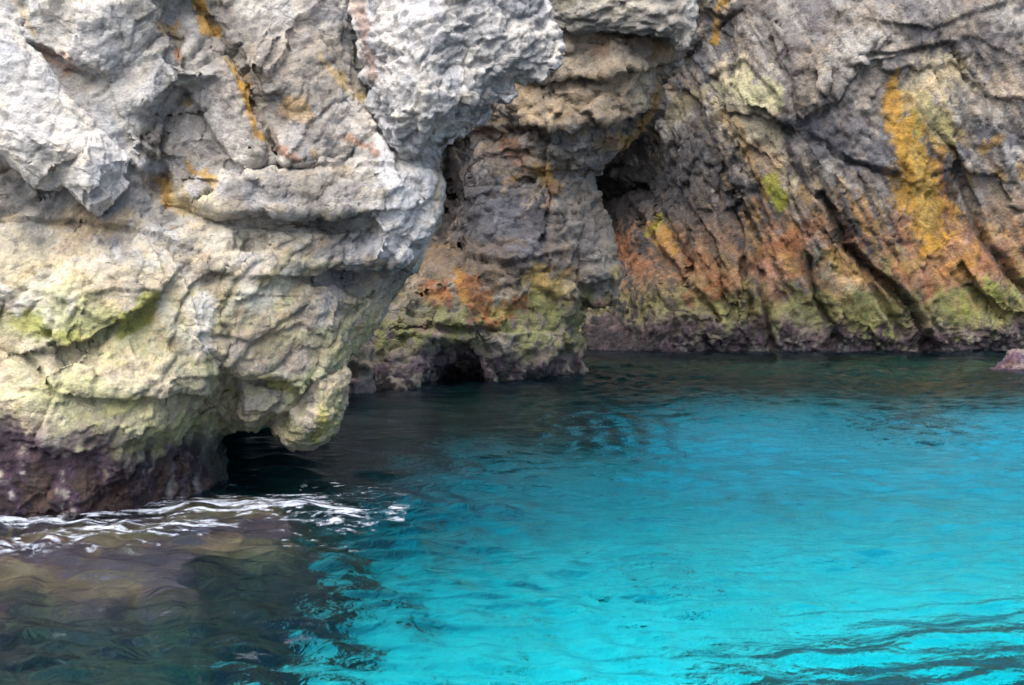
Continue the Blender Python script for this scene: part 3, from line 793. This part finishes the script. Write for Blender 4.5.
tC = empty('cliff', (7.5, 35.5, 0))
tag(tC, 'tall grey cliff at the back right with orange streaks above a green tide line', 'cliff')
layC = [(J, (0.22, 0.4, 1.4), 0.035, 0.035, .8), (J, (1.1, 0.9, 3.2), 0.12, 0.05, 0.7), (J, (0.5, 0.6, 1.4), 0.05, 0.03, 0.8)]
rockC = [((1.6, 1.6, 1.6), 0.12, 4, 'n'), ((0.45, 0.45, 0.45), 0.045, 4, 'n'), ((0.6, 0.6, 0.9), 0.035, 4, 'r')]
cvC = [([(820, 195, 3), (840, 240, 4), (868, 268, 4), (902, 298, 5), (920, 325, 6), (932, 350, 7)], 0.507), ([(945, 140, 2), (968, 190, 4), (985, 240, 4), (1006, 272, 4), (1024, 290, 4)], 0.338),
       ([(845, 240, 2), (872, 285, 3), (900, 335, 4)], 0.254), ([(808, 260, 3), (815, 300, 3), (840, 345, 4)], 0.295), ([(735, 190, 3), (755, 245, 3), (762, 300, 3), (772, 345, 4)], 0.295), ([(690, 90, 3), (712, 160, 3), (735, 230, 3), (750, 320, 3)], 0.295),
       ([(770, 40, 2), (800, 130, 3), (850, 160, 3), (895, 178, 3)], 0.212), ([(960, 265, 3), (985, 310, 4), (1005, 320, 3)], 0.295), ([(625, 200, 3), (660, 260, 4), (720, 320, 3)], 0.254), ([(860, 55, 2), (905, 52, 2), (950, 45, 2), (968, 80, 2)], 0.169), ([(640, 190, 4), (690, 270, 4)], 0.254)]
stC = [('black', [(612, 180, 40), (640, 200, 44), (630, 260, 34), (622, 330, 28)], .8), ('dark', [(612, 195, 44), (640, 240, 48), (640, 330, 36)], .85), ('dark', [(680, 170, 34), (700, 230, 30)], .6), ('brown', [(705, 230, 30), (680, 300, 34)], .5), ('black', [(604, 180, 10), (612, 240, 12)], .6),('purplegrey', [(820, 60, 90), (960, 40, 80)], .5), ('pale', [(850, 50, 22), (885, 40, 18)], .45), ('pale', [(1000, 20, 14)], .4), ('grey', [(870, 90, 30)], .4),  # black and dark in the hollow: dark rock with its shade painted in
       ('cream', [(930, 80, 26), (950, 70, 20)], .6), ('yellow', [(925, 85, 8), (960, 65, 6)], .3), ('warm', [(985, 100, 22)], .3),
       ('blue', [(830, 130, 24), (870, 150, 22)], .55), ('dark', [(835, 135, 10), (890, 150, 10)], .5), ('dark', [(888, 75, 3), (895, 90, 4)], .7),
       ('cream', [(735, 85, 26), (748, 118, 24), (768, 152, 20), (785, 182, 12)], .75), ('palegreen', [(742, 85, 18), (770, 100, 10)], .45), ('pink', [(755, 150, 12), (780, 180, 8)], .4), ('ochre', [(728, 110, 5), (752, 160, 4), (765, 200, 3)], .4),
       ('moss', [(770, 180, 9), (778, 200, 9)], .85), ('dark', [(800, 200, 12), (815, 230, 10)], .5),
       ('yellow', [(905, 95, 10), (930, 125, 20), (945, 145, 14)], .6), ('palegreen', [(925, 105, 8), (945, 135, 10)], .5), ('ochre', [(897, 75, 6), (890, 110, 9), (900, 150, 9), (905, 175, 12)], .9), ('ochre', [(908, 140, 14), (918, 175, 22), (922, 205, 24), (932, 238, 18), (941, 264, 10)], .95), ('yellow', [(915, 155, 8), (922, 185, 9), (926, 215, 6)], .7), ('moss', [(912, 115, 5), (922, 160, 5)], .5), ('rust', [(940, 150, 4), (946, 190, 4), (952, 215, 4)], .58), ('dark', [(910, 100, 3), (940, 140, 4), (955, 155, 4)], .5),
       ('ochre', [(905, 128, 12), (918, 172, 25), (924, 208, 27), (934, 240, 20), (941, 268, 12)], .85), ('yellow', [(912, 150, 8), (922, 190, 12), (928, 225, 8)], .6), ('cream', [(935, 80, 30)], .4), ('ochre', [(722, 0, 4), (716, 40, 4)], .8), ('dark', [(700, 60, 8), (735, 110, 6)], .4), ('dark', [(690, 130, 20), (700, 180, 18)], .55), ('black', [(606, 190, 24), (616, 250, 16)], .6), ('dark', [(690, 210, 12), (740, 220, 12)], .5), ('olive', [(690, 100, 14), (670, 120, 10)], .5),  # black here adds to the hollow's painted shade
       ('ochre', [(655, 228, 8), (668, 250, 6)], .6), ('moss', [(658, 220, 4), (650, 235, 4)], .7), ('rust', [(620, 240, 7), (640, 270, 8)], .58), ('rust', [(700, 265, 14), (720, 290, 8)], .58), ('rust', [(790, 235, 8), (795, 270, 12)], .58), ('pink', [(765, 265, 10), (772, 300, 10)], .7), ('ochre', [(830, 255, 10), (860, 280, 8)], .4), ('rust', [(815, 225, 10), (690, 300, 8)], .5),
       ('cream', [(825, 275, 9), (850, 285, 8)], .5), ('rust', [(905, 275, 14), (940, 285, 14), (985, 255, 14), (1010, 270, 12)], .58), ('pink', [(915, 280, 8), (965, 240, 8), (1000, 250, 9)], .5), ('ochre', [(960, 275, 10), (990, 230, 8)], .45), ('warm', [(985, 180, 20), (1010, 210, 20)], .4), ('blue', [(985, 140, 14), (985, 200, 8)], .4), ('ochre', [(985, 150, 5), (1000, 140, 4)], .5),
       ('green', [(860, 310, 20), (900, 325, 14)], .7), ('green', [(950, 305, 18), (985, 300, 18)], .75), ('moss', [(960, 305, 10), (985, 295, 10)], .4), ('green', [(820, 300, 12), (790, 315, 14)], .6),
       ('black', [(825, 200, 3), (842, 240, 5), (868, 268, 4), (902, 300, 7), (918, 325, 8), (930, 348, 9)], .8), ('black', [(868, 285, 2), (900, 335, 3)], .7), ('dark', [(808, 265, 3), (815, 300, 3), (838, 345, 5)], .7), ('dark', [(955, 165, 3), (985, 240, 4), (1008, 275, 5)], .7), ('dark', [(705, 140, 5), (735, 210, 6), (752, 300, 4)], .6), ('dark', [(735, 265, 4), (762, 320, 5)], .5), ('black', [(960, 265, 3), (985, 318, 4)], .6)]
bC = [('rust', 2.4, 3.6, .48, -.10), ('warm', 2.0, 4.2, .2, -.2), ('green', 0.9, 1.9, .65, .0), ('mauve', 0.55, 1.05, .6, -.1), ('purple', 0.4, 0.85, .85, .1), ('black', 0.3, 0.62, .92, .3), ('mauve', 0.1, 0.5, .45, -.35)]
zC = [('dark', 1.2, 9, .6, J, (.30, .5, 1.6), .10), ('blue', 3, 9, .5, J2, (.6, .6, 1.6), .05), ('pale', 4, 10, .5, J2, (.7, .7, 1.2), .12), ('warm', 2, 9, .5, J, (.5, .6, 1.4), .08),
      ('ochre', 1.0, 4.4, .55, J, (.35, .5, 1.2), .10), ('rust', 0.9, 3.4, .65, J, (.40, .5, .9), .05), ('pink', 1.2, 3.4, .5, J, (.4, .5, .7), .16), ('yellow', 0.9, 3.2, .4, J, (.3, .4, 1.0), .18),
      ('green', 0.5, 2.0, .75, J, (.45, .5, .9), -.08), ('moss', 0.8, 2.2, .4, J, (.3, .4, .7), .15), ('black', .4, 5.5, .8, J, (.16, .4, 2.0), .17), ('dark', 1.0, 9, .7, J, (.14, .4, 1.8), .14)]
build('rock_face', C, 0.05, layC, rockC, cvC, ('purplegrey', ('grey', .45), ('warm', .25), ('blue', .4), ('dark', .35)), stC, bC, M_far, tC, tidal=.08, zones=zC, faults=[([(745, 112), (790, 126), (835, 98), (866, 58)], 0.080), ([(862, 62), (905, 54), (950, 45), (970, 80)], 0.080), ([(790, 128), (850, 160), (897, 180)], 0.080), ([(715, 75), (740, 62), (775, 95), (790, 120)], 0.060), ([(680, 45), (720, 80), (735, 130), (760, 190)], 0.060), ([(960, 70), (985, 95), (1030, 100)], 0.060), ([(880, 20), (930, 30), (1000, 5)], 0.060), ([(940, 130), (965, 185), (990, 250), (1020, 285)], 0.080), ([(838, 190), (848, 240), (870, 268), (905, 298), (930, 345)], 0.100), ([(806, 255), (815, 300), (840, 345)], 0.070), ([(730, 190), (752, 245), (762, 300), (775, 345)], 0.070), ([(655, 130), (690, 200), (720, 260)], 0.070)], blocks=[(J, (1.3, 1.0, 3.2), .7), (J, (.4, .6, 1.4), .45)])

# ------------------------------------------------------------------ small rock at the right edge
R = Rock(outline=[(985, 420, 28.2), (1060, 420, 28.2), (1062, 365, 28.3), (1045, 352, 28.3), (1020, 349, 28.3), (1008, 351, 28.3), (1002, 360, 28.3), (990, 368, 28.2)],
         pts=[(1015, 358, 27.9), (1040, 362, 27.9), (1010, 372, 27.8)], thick=1.2, inset=10)
co_me = R.solid(0.03, 3)
co, _w2 = weather(co_me, R, [(FA, (0.3, 0.3, 0.3), 0.06, 0.02, 1)], rockB[1:], (), .05)
pigment(co_me, co, R, ('mauve', ('warm', .6), ('purple', .4)), [], [('purple', 0.25, .5, .95, .35), ('black', .0, .25, .8, .2), ('pink', 0, .3, .3, -.1)])
co_l = np.array([10.3, 28.6, 0.0])
co_me.vertices.foreach_set('co', (co - co_l).ravel())
co_me.polygons.foreach_set('use_smooth', np.ones(len(co_me.polygons), dtype=bool))
bo = link_mesh('boulder', co_me, M_mid)
bo.location = co_l
tag(bo, 'small pinkish boulder breaking the surface at the right edge, in front of the cliff', 'boulder')

# ------------------------------------------------------------------ rocks under the water
def reef(name, cx, cy, rx, ry, z0, ztop, seed, label, cat, cols, rot=0.0, edge=.35, lump=.16, step=.05, soft=.72, skew=0.0):
    xs = np.arange(-rx * 1.45, rx * 1.45, step); ys = np.arange(-ry * 1.3, ry * 1.3, step)
    def hf(X, Y):
        p = np.stack([X.ravel() + seed * 9.1, Y.ravel(), np.zeros(X.size)], 1)
        n1 = fbm(p, 1.3, 4, seed); n2 = fbm(p, .35, 4, seed + 1)
        r = np.sqrt(((X.ravel() - skew * np.minimum(Y.ravel(), .4)) / rx) ** 2 + (Y.ravel() / ry) ** 2) + edge * n1
        m = smooth(1.0, soft, r)
        return (z0 + (ztop - z0) * m + m * (lump * n1 + .6 * lump * n2)).reshape(X.shape)
    v, f, idx = grid_mesh(name, xs, ys, hf)
    keep = v[f, 2].max(1) > z0 + .02
    f = f[keep]
    used = np.unique(f); mp_ = -np.ones(len(v), int); mp_[used] = np.arange(len(used))
    v = v[used]; f = mp_[f]
    me = mesh_from(name, v, f)
    n = len(v)
    nzz = fbm(v, .8, 5, seed + 3); nz2 = fbm(v, .2, 4, seed + 4)
    c = np.tile(np.array(PIG[cols[0]]) if isinstance(cols[0], str) else np.array(cols[0]), (n, 1))
    for i, cc in enumerate(cols[1:]):
        cc = np.array(PIG[cc]) if isinstance(cc, str) else np.array(cc)
        mm = smooth(-.1, .3, (nzz if i % 2 == 0 else -nzz) + .5 * nz2)[:, None] * .8
        c = c + (cc - c) * mm
    at = me.attributes.new('pigment', 'FLOAT_COLOR', 'POINT')
    at.data.foreach_set('color', np.concatenate([c, np.ones((n, 1))], 1).astype(np.float32).ravel())
    o = link_mesh(name, me, M_near)
    o.location = (cx, cy, 0); o.rotation_euler = (0, 0, rot)
    return tag(o, label, cat)


reef('rock_shelf', -4.1, 11.0, 2.95, 3.8, SAND_Z - .2, -0.22, 3, 'brown sunken rock shelf just under the rippled water in front of the pale outcrop', 'rock shelf', ((.25, .125, .10), (.33, .20, .13), (.12, .07, .12)), edge=.5, lump=.13, soft=.66, skew=.45)
reef('sunken_rock', 4.4, 10.2, 3.1, 1.75, SAND_Z - .2, -3.15, 5, 'dark blue sunken rock patch under clear water in the near right corner', 'sunken rock', ((.11, .11, .11), (.20, .19, .17)), edge=.5)

# ------------------------------------------------------------------ foam where the swell meets the outcrop
def foam():
    xs = np.arange(-7.0, -0.9, .016); ys = np.arange(10.2, 14.0, .016)
    X, Y = np.meshgrid(xs, ys)
    p = np.stack([X.ravel(), Y.ravel(), np.zeros(X.size)], 1)
    n1 = fbm(p, (.9, .35, 1), 5, 2); n2 = fbm(p, (.22, .10, 1), 5, 6); n3 = fbm(p, (.5, .16, 1), 4, 11)
    line = [water_at(-220, 520) + (.5,), water_at(-60, 518) + (.5,), water_at(0, 517) + (.5,), water_at(75, 523) + (.5,), water_at(130, 515) + (.5,), water_at(200, 509) + (.5,), water_at(260, 508) + (.5,), water_at(330, 510) + (.5,), water_at(380, 517) + (.5,)]
    t = seg_dist(X.ravel(), Y.ravel() + .2 * n1, line)
    l2 = [water_at(-60, 560) + (.4,), water_at(60, 545) + (.4,), water_at(150, 535) + (.4,), water_at(200, 528) + (.3,)]
    t2 = seg_dist(X.ravel(), Y.ravel() + .2 * n1, l2)
    n4 = fbm(p, (.10, .05, 1), 4, 21)
    a = np.maximum(.72 - .95 * t, (.45 - t2 * .8)) + 1.3 * n3 + .9 * n2 + .9 * n4 - .02
    fleck = fbm(p, (.11, .05, 1), 3, 15) + .6 * n1
    a = np.maximum(a, (fleck - .55) * 2.2 * smooth(10.3, 10.8, Y.ravel()))
    a = a * smooth(-.9, -1.15, X.ravel() + .3 * n1)
    Z = water_height(X, Y) + .006 + .006 * np.clip(a, 0, 1).reshape(X.shape)
    nx, ny = len(xs), len(ys)
    v = np.stack([X.ravel(), Y.ravel(), Z.ravel()], 1)
    i = np.arange(nx * ny).reshape(ny, nx)
    f = np.stack([i[:-1, :-1], i[:-1, 1:], i[1:, 1:], i[1:, :-1]], -1).reshape(-1, 4)
    f = f[a[f].mean(1) > .05]
    used = np.unique(f); mp_ = -np.ones(len(v), int); mp_[used] = np.arange(len(used))
    me = mesh_from('foam', v[used], mp_[f])
    at = me.attributes.new('thick', 'FLOAT', 'POINT')
    at.data.foreach_set('value', a[used].astype(np.float32))
    m, nt, N, L = mat_new('foam')
    out = N.new('ShaderNodeOutputMaterial'); mixs = N.new('ShaderNodeMixShader'); tr = N.new('ShaderNodeBsdfTransparent'); bs = N.new('ShaderNodeBsdfPrincipled')
    bs.inputs['Base Color'].default_value = (.62, .68, .82, 1); bs.inputs['Roughness'].default_value = .6
    g = N.new('ShaderNodeAttribute'); g.attribute_name = 'thick'
    tcx = N.new('ShaderNodeTexCoord'); nn = N.new('ShaderNodeTexNoise'); nn.inputs['Scale'].default_value = 28; nn.inputs['Detail'].default_value = 5
    L.new(tcx.outputs['Object'], nn.inputs['Vector'])
    wv = N.new('ShaderNodeVectorMath'); wv.operation = 'MULTIPLY_ADD'
    L.new(nn.outputs['Color'], wv.inputs[0]); wv.inputs[1].default_value = (.10,) * 3; L.new(tcx.outputs['Object'], wv.inputs[2])
    mpp = N.new('ShaderNodeMapping'); mpp.inputs['Scale'].default_value = (1, 1.7, 1); L.new(wv.outputs[0], mpp.inputs['Vector'])
    vo = N.new('ShaderNodeTexVoronoi'); vo.feature = 'DISTANCE_TO_EDGE'; vo.inputs['Scale'].default_value = 13
    L.new(mpp.outputs[0], vo.inputs['Vector'])
    lace = N.new('ShaderNodeMapRange'); lace.inputs['From Min'].default_value = .16; lace.inputs['From Max'].default_value = .0
    L.new(vo.outputs['Distance'], lace.inputs['Value'])
    s = N.new('ShaderNodeMath'); s.operation = 'MULTIPLY_ADD'; s.inputs[1].default_value = .55
    L.new(lace.outputs[0], s.inputs[0]); L.new(g.outputs['Fac'], s.inputs[2])
    s3 = N.new('ShaderNodeMath'); s3.operation = 'MULTIPLY_ADD'; s3.inputs[1].default_value = .6
    L.new(nn.outputs[0], s3.inputs[0]); L.new(s.outputs[0], s3.inputs[2])
    r = N.new('ShaderNodeMapRange'); r.inputs['From Min'].default_value = .72; r.inputs['From Max'].default_value = 1.9; r.inputs['To Max'].default_value = .6
    L.new(s3.outputs[0], r.inputs['Value']); L.new(r.outputs[0], mixs.inputs[0])
    L.new(tr.outputs[0], mixs.inputs[1]); L.new(bs.outputs[0], mixs.inputs[2]); L.new(mixs.outputs[0], out.inputs[0])
    tag(link_mesh('foam', me, m), 'white sea foam washing round the foot of the pale outcrop', kind='stuff')


foam()

# ------------------------------------------------------------------ dark stones lying on the sand
def seen_through(px, py):
    """where the line of sight bent by the surface meets the sand"""
    x0, y0 = water_at(px, py)
    d = Vector((x0, y0, -EYE)).normalized()
    hz = math.hypot(d.x, d.y)
    s_ = hz / 1.333
    t = s_ / math.sqrt(1 - s_ * s_)
    x, y = x0, y0
    for _ in range(6):
        z = float(bed_height(np.array([x]), np.array([y]))[0])
        x, y = x0 + d.x / hz * t * -z, y0 + d.y / hz * t * -z
    return x, y, z


for kk, (px, py, rx, ry, hh, lab) in enumerate([
        (905, 419, .75, .45, .9, 'long dark sunken stone, the largest of the two spots off the back cliff'),
        (830, 424, .40, .30, .6, 'small dark round sunken stone left of a longer one, off the back cliff'),
        (655, 571, .30, .20, .25, 'little dark stone on the bright sand, above the middle of the open water'),
        (770, 507, .28, .22, .25, 'little dark stone on the bright sand in the centre right of the open water'),
        (522, 628, .18, .14, .2, 'tiny dark stone on the bright sand, nearest the brown shelf')]):
    x, y, z = seen_through(px, py)
    reef('sunken_stone', x, y, rx, ry, z - .05, z + hh, 30 + kk, lab, 'stone', ((.05, .05, .05), (.09, .08, .06)), edge=.3, lump=.08, step=.03)
